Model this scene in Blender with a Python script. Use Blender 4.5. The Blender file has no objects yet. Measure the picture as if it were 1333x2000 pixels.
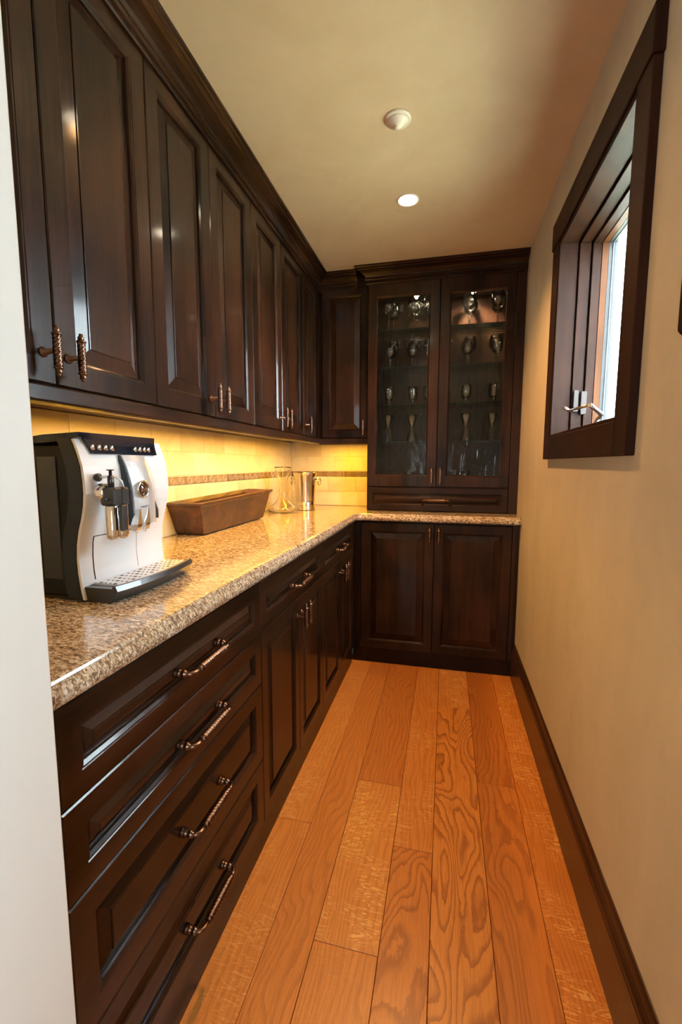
import bpy, bmesh, math, random
from mathutils import Vector, Matrix
random.seed(7)
sc = bpy.context.scene
PI = math.pi
H = 2.329            # ceiling height

# ------------------------------------------------------------------ camera
yaw, pitch, roll, FPX = .2340, -.1098, .0018, 856.18
cy_, sy_, cp_, sp_ = math.cos(yaw), math.sin(yaw), math.cos(pitch), math.sin(pitch)
fwd = Vector((-sy_*cp_, cy_*cp_, sp_)); rgt = Vector((cy_, sy_, 0)); up = rgt.cross(fwd)
R_ = rgt*math.cos(roll) + up*math.sin(roll); U_ = up*math.cos(roll) - rgt*math.sin(roll)
cd = bpy.data.cameras.new('camera'); cam = bpy.data.objects.new('camera', cd); sc.collection.objects.link(cam)
cd.sensor_fit = 'HORIZONTAL'; cd.sensor_width = 36.0; cd.lens = FPX/1333*36; cd.clip_start = .02
m = Matrix.Identity(4)
for i in range(3):
    m[i][0], m[i][1], m[i][2] = R_[i], U_[i], -fwd[i]
m[0][3], m[1][3], m[2][3] = 0, 0, 1.2011
cam.matrix_world = m
sc.camera = cam

# ------------------------------------------------------------------ look, sky, lights
sc.view_settings.view_transform = 'Standard'; sc.view_settings.look = 'None'
sc.view_settings.gamma = 1.0; sc.view_settings.exposure = 0.0; sc.view_settings.use_curve_mapping = False
sc.cycles.use_denoising = True
sc.cycles.max_bounces = 12; sc.cycles.transmission_bounces = 10; sc.cycles.transparent_max_bounces = 12
sc.cycles.sample_clamp_indirect = 12.0
sc.cycles.caustics_refractive = True; sc.cycles.caustics_reflective = False

w = bpy.data.worlds.new('sky'); sc.world = w; w.use_nodes = True
wn = w.node_tree; bg = wn.nodes['Background']
bg.inputs['Color'].default_value = (.80, .93, 1.0, 1); bg.inputs['Strength'].default_value = 38.0

WARM = (1.0, .51, .18); WARM_UC = (1.0, .49, .03)
def link(o, parent=None):
    sc.collection.objects.link(o)
    if parent is not None: o.parent = parent
    return o
def area(name, loc, rot, sx, sy, power, col, portal=False, spread=PI):
    d = bpy.data.lights.new(name, 'AREA'); d.shape = 'RECTANGLE'; d.size = sx; d.size_y = sy
    d.energy = power; d.color = col; d.spread = spread
    if portal: d.cycles.is_portal = True
    o = bpy.data.objects.new(name, d); o.location = loc; o.rotation_euler = rot; link(o); return o
sd = bpy.data.lights.new('sun', 'SUN'); sd.energy = 160; sd.angle = .01; sd.color = (1, .96, .88)
so = bpy.data.objects.new('sun', sd); so.rotation_euler = (.15, -.50, 0); link(so)     # high sun from behind the house, lights the lawn
# daylight enters by the two windows (portals guide the sky light through them)
area('window_portal', (.574, 1.515, 1.66), (0, PI/2, 0), .74, .72, 1, (1, 1, 1), True)
area('side_window_portal', (.56, -1.25, 1.475), (0, PI/2, 0), 1.25, 1.0, 1, (1, 1, 1), True)
area('rear_window_portal', (-1.22, -2.64, 1.2), (PI/2, 0, 0), 1.05, .62, 1, (1, 1, 1), True)
LAMPS = [(-.19, 2.03, 105), (-.20, 1.10, 17), (-.9, -1.2, 14)]     # recessed ceiling lamps: x, y, watts

# ------------------------------------------------------------------ materials
def newmat(name):
    mt = bpy.data.materials.new(name); mt.use_nodes = True
    nt = mt.node_tree; return mt, nt, nt.nodes['Principled BSDF']
def setp(p, **k):
    for a, v in k.items():
        p.inputs[a.replace('_', ' ')].default_value = v if not isinstance(v, tuple) else (*v, 1)
def simple(name, col, rough=.5, metal=0, coat=0, **k):
    mt, nt, p = newmat(name); setp(p, Base_Color=col, Roughness=rough, Metallic=metal)
    p.inputs['Coat Weight'].default_value = coat; p.inputs['Coat Roughness'].default_value = .1
    for a, v in k.items(): p.inputs[a.replace('_', ' ')].default_value = v
    return mt
class N:
    """tiny node helper"""
    def __init__(s, nt): s.nt = nt
    def add(s, t, **k):
        n = s.nt.nodes.new(t)
        for a, v in k.items():
            if isinstance(a, str) and hasattr(n, a): setattr(n, a, v)
        return n
    def inp(s, n, i, v):
        if hasattr(v, 'links') or isinstance(v, bpy.types.NodeSocket): s.nt.links.new(v, n.inputs[i])
        else: n.inputs[i].default_value = v
    def coords(s, which='Object', scale=(1, 1, 1), rnd=0.0):
        tc = s.add('ShaderNodeTexCoord'); v = tc.outputs[which]
        if rnd:
            oi = s.add('ShaderNodeObjectInfo'); mu = s.add('ShaderNodeMath', operation='MULTIPLY'); s.inp(mu, 0, oi.outputs['Random']); mu.inputs[1].default_value = rnd
            ad = s.add('ShaderNodeVectorMath', operation='ADD'); s.inp(ad, 0, v); s.inp(ad, 1, mu.outputs[0]); v = ad.outputs[0]
        mp = s.add('ShaderNodeMapping'); s.inp(mp, 0, v); mp.inputs['Scale'].default_value = scale
        return mp.outputs[0]
    def rand(s): return s.add('ShaderNodeObjectInfo').outputs['Random']
    def noise(s, vec, scale=5, detail=3, rough=.5, dist=0, col=False):
        n = s.add('ShaderNodeTexNoise'); s.inp(n, 'Vector', vec)
        n.inputs['Scale'].default_value = scale; n.inputs['Detail'].default_value = detail
        n.inputs['Roughness'].default_value = rough; n.inputs['Distortion'].default_value = dist
        return n.outputs['Color' if col else 'Fac']
    def math(s, op, a, b=0.0, c=None, clamp=False):
        n = s.add('ShaderNodeMath', operation=op, use_clamp=clamp); s.inp(n, 0, a); s.inp(n, 1, b)
        if c is not None: s.inp(n, 2, c)
        return n.outputs[0]
    def ramp(s, fac, stops):
        n = s.add('ShaderNodeValToRGB'); s.inp(n, 0, fac); e = n.color_ramp.elements
        while len(e) < len(stops): e.new(.5)
        for i, (p, c) in enumerate(stops):
            e[i].position = p; e[i].color = (*c, 1) if len(c) == 3 else c
        return n.outputs['Color']
    def mix(s, f, a, b, mode='MIX'):
        n = s.add('ShaderNodeMix', data_type='RGBA', blend_type=mode); s.inp(n, 0, f)
        for i, v in ((6, a), (7, b)):
            if isinstance(v, tuple): v = (*v, 1)
            s.inp(n, i, v)
        return n.outputs[2]
    def bump(s, h, strength=.3, dist=.001):
        n = s.add('ShaderNodeBump'); s.inp(n, 'Height', h); n.inputs['Strength'].default_value = strength; n.inputs['Distance'].default_value = dist
        return n.outputs[0]
    def sep(s, v):
        n = s.add('ShaderNodeSeparateXYZ'); s.inp(n, 0, v); return n.outputs

def wood(name, grain, dark, light, rough=.33, coat=.35):
    """stained, lacquered timber; grain = axis the fibres run along"""
    mt, nt, p = newmat(name); n = N(nt)
    sc1 = {'z': (1, 1, .06), 'y': (1, .06, 1), 'x': (.06, 1, 1)}[grain]
    v = n.coords('Object', sc1, rnd=13.7)
    big = n.noise(v, 9, 3, .55, .6); fine = n.noise(v, 130, 3, .6, 0)
    blot = n.noise(n.coords('Object', (1, 1, 1), rnd=3.1), 4, 2, .5, .3)
    f = n.math('ADD', n.math('MULTIPLY', big, .55), n.math('MULTIPLY', fine, .30)); f = n.math('ADD', f, n.math('MULTIPLY', blot, .40))
    c = n.ramp(f, [(.48, dark), (.80, light)])
    nt.links.new(c, p.inputs['Base Color'])
    setp(p, Roughness=rough); p.inputs['Coat Weight'].default_value = coat; p.inputs['Coat Roughness'].default_value = .10; p.inputs['Specular IOR Level'].default_value = .12
    p.inputs['Coat IOR'].default_value = 1.5
    nt.links.new(n.bump(fine, .05, .0006), p.inputs['Normal'])
    return mt
DK, LT = (.0055, .0024, .0013), (.042, .0155, .0068)
M = {}
M['wood_v'] = wood('dark_stained_wood_upright_grain', 'z', DK, LT)
M['wood_y'] = wood('dark_stained_wood_long_grain', 'y', DK, LT)
M['wood_x'] = wood('dark_stained_wood_cross_grain', 'x', DK, LT)
M['wood_cas'] = wood('dark_window_wood', 'z', (.012, .0045, .0025), (.036, .012, .006), .5, .0)
M['wood_base'] = wood('dark_baseboard_wood', 'y', (.022, .009, .004), (.06, .024, .011), .32, .3)
M['wood_light'] = wood('orange_inner_window_wood', 'z', (.05, .017, .006), (.10, .035, .012), .45, .0)
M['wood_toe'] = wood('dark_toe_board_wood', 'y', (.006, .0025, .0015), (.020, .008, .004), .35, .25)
M['shadow_gap'] = simple('dark_gap', (.006, .004, .003), .7)
M['inside'] = wood('cabinet_interior_wood', 'z', (.018, .0075, .0045), (.055, .023, .013), .4, .1)

def plaster(name, c1, c2):
    mt, nt, p = newmat(name); n = N(nt)
    v = n.coords('Object', (1, 1, .35)); a = n.noise(v, 3.2, 4, .55, .8); b = n.noise(n.coords('Object'), 14, 4, .6, .6)
    f = n.math('ADD', n.math('MULTIPLY', a, .7), n.math('MULTIPLY', b, .3))
    nt.links.new(n.ramp(f, [(.30, c1), (.70, c2)]), p.inputs['Base Color'])
    setp(p, Roughness=.62); nt.links.new(n.bump(f, .22, .004), p.inputs['Normal']); return mt
M['plaster'] = plaster('cream_trowelled_plaster', (.405, .34, .235), (.53, .445, .315))
M['plaster_daylit'] = plaster('daylit_plaster', (.72, .745, .72), (.78, .80, .785))  # wall plaster again, paler: daylight on the doorway wall painted into the colour
M['ceil'] = plaster('ceiling_plaster', (.54, .40, .26), (.64, .485, .33))

def floor_mat():
    """board kind is carried by the object colour: red tone, green ring strength, blue ray-fleck strength"""
    mt, nt, p = newmat('oiled_oak'); n = N(nt)
    base = n.coords('Object', (1, 1, 1), rnd=37.0)
    oc = n.sep(n.add('ShaderNodeObjectInfo').outputs['Color']); tonef, ringf, flf = oc[0], oc[1], oc[2]
    def sc_(v, s):
        mp = n.add('ShaderNodeMapping'); n.inp(mp, 0, v); mp.inputs['Scale'].default_value = s; return mp.outputs[0]
    field = n.noise(sc_(base, (7, 2.2, 1)), 1.0, 1.5, .4, .45)
    x = n.sep(base)[0]
    k = n.math('MULTIPLY', field, n.math('ADD', n.math('MULTIPLY', ringf, 9), 8))
    ph = n.math('ADD', k, n.math('MULTIPLY', x, n.math('ADD', 70, n.math('MULTIPLY', ringf, -62))))
    wob = n.noise(sc_(base, (45, 16, 1)), 1, 3, .6, 0)
    ph = n.math('ADD', ph, n.math('MULTIPLY', wob, .9))
    fr = n.math('FRACT', ph)
    ring = n.ramp(fr, [(0, (.05,)*3), (.10, (.0,)*3), (.55, (.12,)*3), (.86, (1,)*3), (.97, (.85,)*3), (1, (.05,)*3)])
    pores = n.noise(sc_(base, (330, 10, 1)), 1, 2, .6, 0)
    pore = n.ramp(pores, [(.40, (1, 1, 1)), (.54, (0, 0, 0))])
    fine = n.noise(sc_(base, (150, 4, 1)), 1, 3, .6, .2)
    slow = n.noise(sc_(base, (5, 1.4, 1)), 1, 2, .5, .2)
    tone = n.ramp(tonef, [(0, (.40, .115, .016)), (.4, (.54, .175, .027)), (.75, (.63, .232, .041)), (1, (.70, .29, .062))])
    tone = n.mix(n.math('MULTIPLY', slow, .35), tone, (.50, .17, .028))
    dark = n.mix(1, tone, (.40, .26, .16), 'MULTIPLY')
    rs = n.math('MULTIPLY', ring, n.math('ADD', .28, n.math('MULTIPLY', ringf, .55)))
    c = n.mix(rs, tone, dark)
    c = n.mix(n.math('MULTIPLY', pore, .30), c, n.mix(1, tone, (.45, .30, .2), 'MULTIPLY'))
    c = n.mix(n.math('MULTIPLY', fine, .15), c, (.70, .33, .09))
    fl = n.noise(sc_(base, (9, 52, 1)), 1, 2, .5, .8)
    lines = n.math('ABSOLUTE', n.math('SUBTRACT', n.math('FRACT', n.math('MULTIPLY', fl, 7)), .5))
    flm = n.ramp(lines, [(.0, (1, 1, 1)), (.07, (.7, .7, .7)), (.15, (0, 0, 0))])
    ga = n.ramp(n.noise(sc_(base, (9, 5, 1)), 1, 2), [(.40, (0, 0, 0)), (.55, (1, 1, 1))])
    c = n.mix(n.math('MULTIPLY', n.math('MULTIPLY', flm, ga), n.math('MULTIPLY', flf, .75)), c, (.86, .52, .20))
    nt.links.new(c, p.inputs['Base Color'])
    nt.links.new(n.math('ADD', .30, n.math('MULTIPLY', fine, .16)), p.inputs['Roughness'])
    p.inputs['Coat Weight'].default_value = .2; p.inputs['Coat Roughness'].default_value = .2
    hh = n.math('ADD', n.math('MULTIPLY', pore, -.6), n.math('MULTIPLY', ring, -.5))
    nt.links.new(n.bump(hh, .18, .0006), p.inputs['Normal']); return mt
M['oak'] = floor_mat()

def granite():
    mt, nt, p = newmat('speckled_granite'); n = N(nt)
    tc = n.add('ShaderNodeTexCoord').outputs['Object']
    def mp_(rot, s):
        mp = n.add('ShaderNodeMapping'); n.inp(mp, 0, tc); mp.inputs['Rotation'].default_value = (0, 0, rot); mp.inputs['Scale'].default_value = s; return mp.outputs[0]
    a = n.noise(mp_(.5, (95, 210, 150)), 1, 3, .6, .9)
    b = n.noise(mp_(.9, (70, 160, 130)), 1.3, 3, .65, 1.1)
    d = n.noise(mp_(.2, (30, 55, 40)), 1, 2, .5, .8)
    big = n.noise(mp_(.4, (5, 9, 7)), 1, 2, .5, .4)
    f = n.math('ADD', n.math('MULTIPLY', a, .8), n.math('MULTIPLY', d, .2))
    c = n.ramp(f, [(.38, (.05, .034, .024)), (.45, (.20, .125, .07)), (.505, (.42, .30, .18)), (.56, (.60, .50, .36)), (.63, (.80, .76, .68))])
    dk = n.ramp(b, [(.38, (1, 1, 1)), (.45, (0, 0, 0))])
    c = n.mix(n.math('MULTIPLY', dk, .85), c, (.035, .028, .026))
    lt = n.ramp(b, [(.57, (0, 0, 0)), (.63, (1, 1, 1))])
    c = n.mix(n.math('MULTIPLY', lt, .7), c, (.62, .60, .58))
    c = n.mix(n.math('MULTIPLY', big, .30), c, (.34, .22, .12), 'MIX')
    nt.links.new(c, p.inputs['Base Color']); setp(p, Roughness=.13); p.inputs['Coat Weight'].default_value = .3; p.inputs['Coat Roughness'].default_value = .04
    return mt
M['granite'] = granite()

def travertine(name, cols, sc=6):
    mt, nt, p = newmat(name); n = N(nt)
    v = n.coords('Object', (1, 1, 1.6), rnd=21.0); a = n.noise(v, sc, 4, .6, .8)
    f = n.math('ADD', n.math('MULTIPLY', a, .65), n.math('MULTIPLY', n.rand(), .35))
    nt.links.new(n.ramp(f, cols), p.inputs['Base Color']); setp(p, Roughness=.42)
    nt.links.new(n.bump(n.noise(v, 40, 3), .12, .001), p.inputs['Normal']); return mt
M['trav'] = travertine('travertine', [(.25, (.58, .46, .27)), (.5, (.70, .60, .38)), (.75, (.78, .70, .50))])
M['accent'] = travertine('carved_accent_stone', [(.3, (.12, .075, .035)), (.7, (.22, .145, .07))], 30)
M['accent_ridge'] = travertine('worn_accent_ridges', [(.3, (.30, .21, .11)), (.7, (.44, .32, .18))], 30)
M['grout'] = simple('pale_grout', (.72, .62, .42), .8)
M['bronze'] = simple('rubbed_bronze', (.15, .088, .060), .32, 1.0)
M['chrome'] = simple('chrome', (.82, .82, .82), .10, 1.0)
M['steel'] = simple('brushed_steel', (.68, .63, .55), .20, 1.0)
M['gun'] = simple('satin_nickel', (.55, .52, .50), .28, 1.0)
M['bronzepl'] = simple('brown_lock', (.030, .020, .017), .55)
M['blackpl'] = simple('black_plastic', (.018, .017, .017), .32, 0, .2)
M['brownpl'] = simple('dark_body_plastic', (.007, .0055, .0045), .5, Specular_IOR_Level=.2)
M['grey'] = simple('charcoal_plastic', (.018, .020, .021), .45, Specular_IOR_Level=.3)
M['gloss'] = simple('gloss_black_panel', (.006, .008, .014), .06, 0, .6)
M['white'] = simple('silver_white_panel', (.90, .92, .96), .30, 0, .3)
M['silver'] = simple('silver_plastic', (.66, .68, .71), .28, .4)
M['plastic_w'] = simple('warm_white_plastic', (.72, .64, .56), .4)
M['gasket'] = simple('grey_glazing_seal', (.022, .024, .028), .6)
M['alu'] = simple('aluminium_spacer', (.10, .11, .13), .5, .0)
M['decal'] = simple('grey_print', (.25, .27, .30), .5)
M['grass'] = simple('dry_lawn', (.24, .27, .19), .9)
M['amber'] = simple('amber_smoked_disc', (.05, .02, .015), .05, 0, .8)
def glass(name, col=(1, 1, 1), rough=0.0, ior=1.45, bump=None):
    mt, nt, p = newmat(name); n = N(nt)
    setp(p, Base_Color=col, Roughness=rough, IOR=ior); p.inputs['Transmission Weight'].default_value = 1.0
    if bump:
        v = n.coords('Object', (1, 1, .17)); h = n.noise(v, bump, 2, .5, 1.4)
        nt.links.new(n.bump(h, .5, .004), p.inputs['Normal'])
    return mt
def thin(name, tint, ior):
    mt = bpy.data.materials.new(name); mt.use_nodes = True; nt = mt.node_tree; n = N(nt)
    nt.nodes.remove(nt.nodes['Principled BSDF'])
    t = n.add('ShaderNodeBsdfTransparent'); t.inputs[0].default_value = (*tint, 1)
    g = n.add('ShaderNodeBsdfGlossy'); g.inputs['Roughness'].default_value = .06
    f = n.add('ShaderNodeFresnel'); f.inputs[0].default_value = ior
    m_ = n.add('ShaderNodeMixShader'); n.inp(m_, 0, f.outputs[0]); n.inp(m_, 1, t.outputs[0]); n.inp(m_, 2, g.outputs[0])
    nt.links.new(m_.outputs[0], nt.nodes['Material Output'].inputs[0]); return mt
M['glass'] = glass('clear_decanter_glass')
M['stemglass'] = thin('clear_stemware_glass', (.96, .97, .97), 1.7)
M['shelfglass'] = thin('green_tinted_shelf_glass', (.84, .93, .89), 1.5)
M['rain'] = glass('rain_textured_glass', (.95, .96, .94), .0, 1.28, 38)
M['winglass'] = glass('window_glass', (.97, 1, .99), 0, 1.02)
def emit(name, col, s):
    mt = bpy.data.materials.new(name); mt.use_nodes = True; nt = mt.node_tree
    nt.nodes.remove(nt.nodes['Principled BSDF']); e = nt.nodes.new('ShaderNodeEmission')
    e.inputs[0].default_value = (*col, 1); e.inputs[1].default_value = s
    nt.links.new(e.outputs[0], nt.nodes['Material Output'].inputs[0]); return mt
M['lampglow'] = emit('lamp_glow', (1, .86, .62), 40)
M['stripglow'] = emit('strip_glow', WARM_UC, 3)
M['puckglow'] = emit('puck_glow', (1, .82, .55), 260)
def terracotta():
    mt, nt, p = newmat('worn_brown_wood_trough'); n = N(nt)
    v = n.coords('Object', (1, .5, 1)); a = n.noise(v, 12, 5, .65, 1.2); b = n.noise(n.coords('Object'), 60, 3, .6)
    nt.links.new(n.ramp(a, [(.3, (.022, .0075, .003)), (.5, (.056, .019, .007)), (.72, (.12, .045, .017))]), p.inputs['Base Color'])
    setp(p, Roughness=.42); nt.links.new(n.bump(n.math('ADD', a, n.math('MULTIPLY', b, .4)), .6, .004), p.inputs['Normal']); return mt
M['trough'] = terracotta()

# ------------------------------------------------------------------ building helpers
def empty(name, loc=(0, 0, 0)):
    o = bpy.data.objects.new(name, None); o.location = loc; o.empty_display_size = .05; return link(o)
def tag(o, label=None, cat=None, group=None, kind=None):
    if label: o['label'] = label
    if cat: o['category'] = cat
    if group: o['group'] = group
    if kind: o['kind'] = kind
    return o
def thing(name, label, cat, loc=(0, 0, 0), group=None): return tag(empty(name, loc), label, cat, group)
def rootloc(p):
    v = Vector((0, 0, 0))
    while p is not None: v = v + p.location; p = p.parent
    return v
class MB:
    """mesh collector in world coordinates"""
    def __init__(s): s.v = []; s.f = []; s.sm = []
    def vert(s, p): s.v.append(tuple(p)); return len(s.v)-1
    def face(s, ids, smooth=False): s.f.append(tuple(ids)); s.sm.append(smooth)
    def box(s, a, b):
        x0, y0, z0 = a; x1, y1, z1 = b
        i = [s.vert(p) for p in ((x0, y0, z0), (x1, y0, z0), (x1, y1, z0), (x0, y1, z0), (x0, y0, z1), (x1, y0, z1), (x1, y1, z1), (x0, y1, z1))]
        for q in ((0, 3, 2, 1), (4, 5, 6, 7), (0, 1, 5, 4), (1, 2, 6, 5), (2, 3, 7, 6), (3, 0, 4, 7)): s.face([i[k] for k in q])
        return s
    def bbox(s, a, b, ch=.002):
        """box with chamfered edges"""
        c = [(a[k]+b[k])/2 for k in range(3)]; h = [abs(b[k]-a[k])/2 for k in range(3)]
        bm = bmesh.new(); bmesh.ops.create_cube(bm, size=2)
        for v in bm.verts: v.co = Vector((v.co[k]*h[k] for k in range(3)))
        ch = min(ch, min(h)*.45)
        bmesh.ops.bevel(bm, geom=bm.edges[:], offset=ch, segments=1, affect='EDGES')
        off = len(s.v)
        for v in bm.verts: s.vert((v.co[0]+c[0], v.co[1]+c[1], v.co[2]+c[2]))
        bm.verts.index_update()
        for f in bm.faces: s.face([off+v.index for v in f.verts])
        bm.free(); return s
    def loft(s, rings, closed=True, cap0=True, cap1=True, smooth=False, loop=False):
        ids = [[s.vert(p) for p in r] for r in rings]; n = len(rings[0]); m_ = len(rings)
        for a in range(m_ if loop else m_-1):
            A, B = ids[a], ids[(a+1) % m_]
            for k in range(n if closed else n-1):
                s.face((A[k], A[(k+1) % n], B[(k+1) % n], B[k]), smooth)
        if not loop:
            if cap0: s.face(list(reversed(ids[0])))
            if cap1: s.face(ids[-1])
        return s
    def lathe(s, prof, c, n=24, axis='z', smooth=True, cap=True, closed=False):
        """prof: (radius, height)"""
        rings = []
        for r, h in prof:
            ring = []
            for k in range(n):
                a = 2*PI*k/n; x, y = max(r, 1e-5)*math.cos(a), max(r, 1e-5)*math.sin(a)
                p = {'z': (x, y, h), 'x': (h, x, y), 'y': (y, h, x)}[axis]
                ring.append((c[0]+p[0], c[1]+p[1], c[2]+p[2]))
            rings.append(ring)
        return s.loft(rings, True, cap, cap, smooth, loop=closed)
    def tube(s, pts, r, n=12, smooth=True):
        """round tube along points; r number or list"""
        pts = [Vector(p) for p in pts]; rings = []; prev = None
        for i, p in enumerate(pts):
            t = (pts[min(i+1, len(pts)-1)]-pts[max(i-1, 0)]).normalized()
            if prev is None:
                prev = t.orthogonal().normalized()
            u = (prev - t*prev.dot(t)).normalized(); v = t.cross(u); prev = u
            rr = r[i] if isinstance(r, (list, tuple)) else r
            rings.append([p+(u*math.cos(2*PI*k/n)+v*math.sin(2*PI*k/n))*rr for k in range(n)])
        return s.loft(rings, smooth=smooth)
    def mesh(s, name, off=Vector((0, 0, 0))):
        me = bpy.data.meshes.new(name)
        me.from_pydata([(x-off[0], y-off[1], z-off[2]) for x, y, z in s.v], [], s.f)
        me.polygons.foreach_set('use_smooth', s.sm)
        bm = bmesh.new(); bm.from_mesh(me); bmesh.ops.recalc_face_normals(bm, faces=bm.faces[:]); bm.to_mesh(me); bm.free()
        me.update(); return me
    def build(s, name, mat, parent=None):
        off = rootloc(parent) if parent is not None else Vector((0, 0, 0))
        me = s.mesh(name, off); me.materials.append(M[mat] if isinstance(mat, str) else mat)
        o = bpy.data.objects.new(name, me); return link(o, parent)
    def top(s, name, mat, label, cat, loc=None, group=None):
        """a thing that is one mesh, with its origin at its base"""
        if loc is None:
            xs = [p[0] for p in s.v]; ys = [p[1] for p in s.v]; loc = ((min(xs)+max(xs))/2, (min(ys)+max(ys))/2, min(p[2] for p in s.v))
        me = s.mesh(name, Vector(loc)); me.materials.append(M[mat]); o = bpy.data.objects.new(name, me); o.location = loc
        return tag(link(o), label, cat, group)
    def struct(s, name, mat, parent=None):
        o = s.build(name, mat, parent)
        if parent is None: o['kind'] = 'structure'
        return o
# planes on which fronts are laid out: (u, v, w) -> world, w outward
def MX(x0): return lambda u, v, w: (x0+w, u, v)              # faces +x, u = y
def MY(y0): return lambda u, v, w: (u, y0-w, v)              # faces -y, u = x
def rect(Mp, u0, u1, v0, v1, ins, w):
    return [Mp(u0+ins, v0+ins, w), Mp(u1-ins, v0+ins, w), Mp(u1-ins, v1-ins, w), Mp(u0+ins, v1-ins, w)]
def nested(mb, Mp, u0, u1, v0, v1, prof, loop=False, cap0=True, cap1=True):
    return mb.loft([rect(Mp, u0, u1, v0, v1, i, w_) for i, w_ in prof], cap0=cap0, cap1=cap1, loop=loop)
T = .020
def front(parent, name, Mp, u0, u1, v0, v1, mat, fr=.058, bev=.034, pmat=None):
    """a raised-panel front: frame with sticking (the part), panel (its sub-part)"""
    g = .0012; u0 += g; u1 -= g; v0 += g; v1 -= g
    fm = MB(); nested(fm, Mp, u0, u1, v0, v1, [(0, -T), (0, -.0025), (.0025, 0), (fr-.010, 0), (fr-.0085, -.0015), (fr-.006, -.0015), (fr-.001, -.006), (fr, -.010), (fr, -T)], loop=True)
    d = fm.build(name, mat, parent)
    pm = MB(); nested(pm, Mp, u0, u1, v0, v1, [(fr-.0005, -.017), (fr-.0005, -.0125), (fr+.004, -.0125), (fr+bev, -.0055), (fr+bev+.0006, -.0028), (fr+bev+.003, -.0022)])
    pm.build('door_panel' if name == 'door' else 'drawer_panel', pmat or mat, d)
    return d
# --- hardware, meshes shared by all copies
def rope(mb, P0, axis, L, r0, turns, lobes=4, n=20, m_=44, amp=.2):
    """twisted bar along axis from P0"""
    ax = Vector(axis); u = ax.orthogonal().normalized(); v = ax.cross(u); rings = []
    for i in range(m_+1):
        t = i/m_; ring = []
        for k in range(n):
            a = 2*PI*k/n; r = r0*(1-amp+amp*abs(math.cos(lobes*.5*(a-turns*2*PI*t)))**.7*1.3)
            ring.append(Vector(P0)+ax*(L*t)+(u*math.cos(a)+v*math.sin(a))*r)
        rings.append(ring)
    mb.loft(rings, smooth=True)
def make_t_pull():
    mb = MB(); X = .036
    mb.lathe([(.0095, 0), (.0105, .002), (.0085, .0045), (.0055, .006), (.0048, X)], (0, 0, 0), 14, 'x')
    rope(mb, (X, 0, -.030), (0, 0, 1), .060, .0078, 1.5, lobes=5, amp=.24)
    for s_ in (1, -1):
        prof = [(.0062, .0295), (.0092, .031), (.0094, .0335), (.0070, .0350), (.0056, .038), (.0068, .0405), (.0058, .0425), (.0036, .0445), (.0044, .0465), (.0030, .0485), (.0004, .0492)]
        mb.lathe([(r, s_*h) for r, h in prof], (X, 0, 0), 14, 'z')
    mb.lathe([(.0072, -.003), (.0085, -.001), (.0085, .001), (.0072, .003)], (X, 0, 0), 14, 'z')
    me = mb.mesh('door_pull'); me.materials.append(M['bronze']); return me
def make_bar_pull(half=.078):
    mb = MB(); X = .038
    for s_ in (1, -1):
        mb.lathe([(.0100, 0), (.0105, .003), (.0088, .006), (.0088, .008), (.0098, .0095), (.0072, .012), (.0066, .018), (.0085, .0205), (.0082, .0225), (.0060, .0245), (.0055, .028)], (0, s_*half, 0), 14, 'x')
        arc = [(X-.012+.012*math.sin(a), s_*(half-.014+.014*math.cos(a)), 0) for a in [PI/2*i/7 for i in range(8)]]
        pts = [(.022, s_*half, 0)]+arc+[(X, s_*(half-.026), 0)]
        mb.tube(pts, .0055, 12)
        mb.lathe([(.0056, s_*(half-.024)), (.0080, s_*(half-.0255)), (.0082, s_*(half-.028)), (.0066, s_*(half-.030)), (.0078, s_*(half-.032)), (.0060, s_*(half-.034))], (X, 0, 0), 14, 'y')
    rope(mb, (X, -(half-.032), 0), (0, 1, 0), 2*(half-.032), .0082, 2.2, lobes=5, amp=.26)
    me = mb.mesh('drawer_pull'); me.materials.append(M['bronze']); return me
TP, BP = make_t_pull(), make_bar_pull()
def pull(me, parent, loc, back=False):
    o = bpy.data.objects.new('handle', me); link(o, parent); o.location = Vector(loc)-rootloc(parent)
    if back: o.rotation_euler = (0, 0, -PI/2)
    return o
# --- moulding sweep with mitres; path in plan, profile (out, z); outward = right-hand side of travel
def sweep(mb, path, prof, closed_prof=True):
    P = [Vector((x, y)) for x, y in path]; rings = []
    for i, p in enumerate(P):
        d0 = (P[i]-P[i-1]).normalized() if i else None; d1 = (P[i+1]-P[i]).normalized() if i < len(P)-1 else None
        n0 = Vector((d0.y, -d0.x)) if d0 else None; n1 = Vector((d1.y, -d1.x)) if d1 else None
        if n0 is None: nn = n1; k = 1
        elif n1 is None: nn = n0; k = 1
        else:
            nn = (n0+n1).normalized(); k = 1/max(.2, nn.dot(n0))
        rings.append([(p.x+nn.x*o*k, p.y+nn.y*o*k, z) for o, z in prof])
    return mb.loft(rings)

# ------------------------------------------------------------------ measurements
XR = .402; XL = -1.067; YB = 2.937          # right wall, left wall, far wall
XD, XC, XU = -.515, -.491, -.787            # base fronts, counter edge, upper fronts
YBB, YC, YT, YU = 2.510, 2.477, 2.662, 2.705
ZC, ZCB = .914, .874
ZU, ZR = 1.3602, 1.3198                     # bottom of upper doors, bottom of light rail
XT = -.473                                  # left side of tall cabinet
YJ0, YJ1, XJ = .28, .42, -.462              # doorway wall

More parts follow.
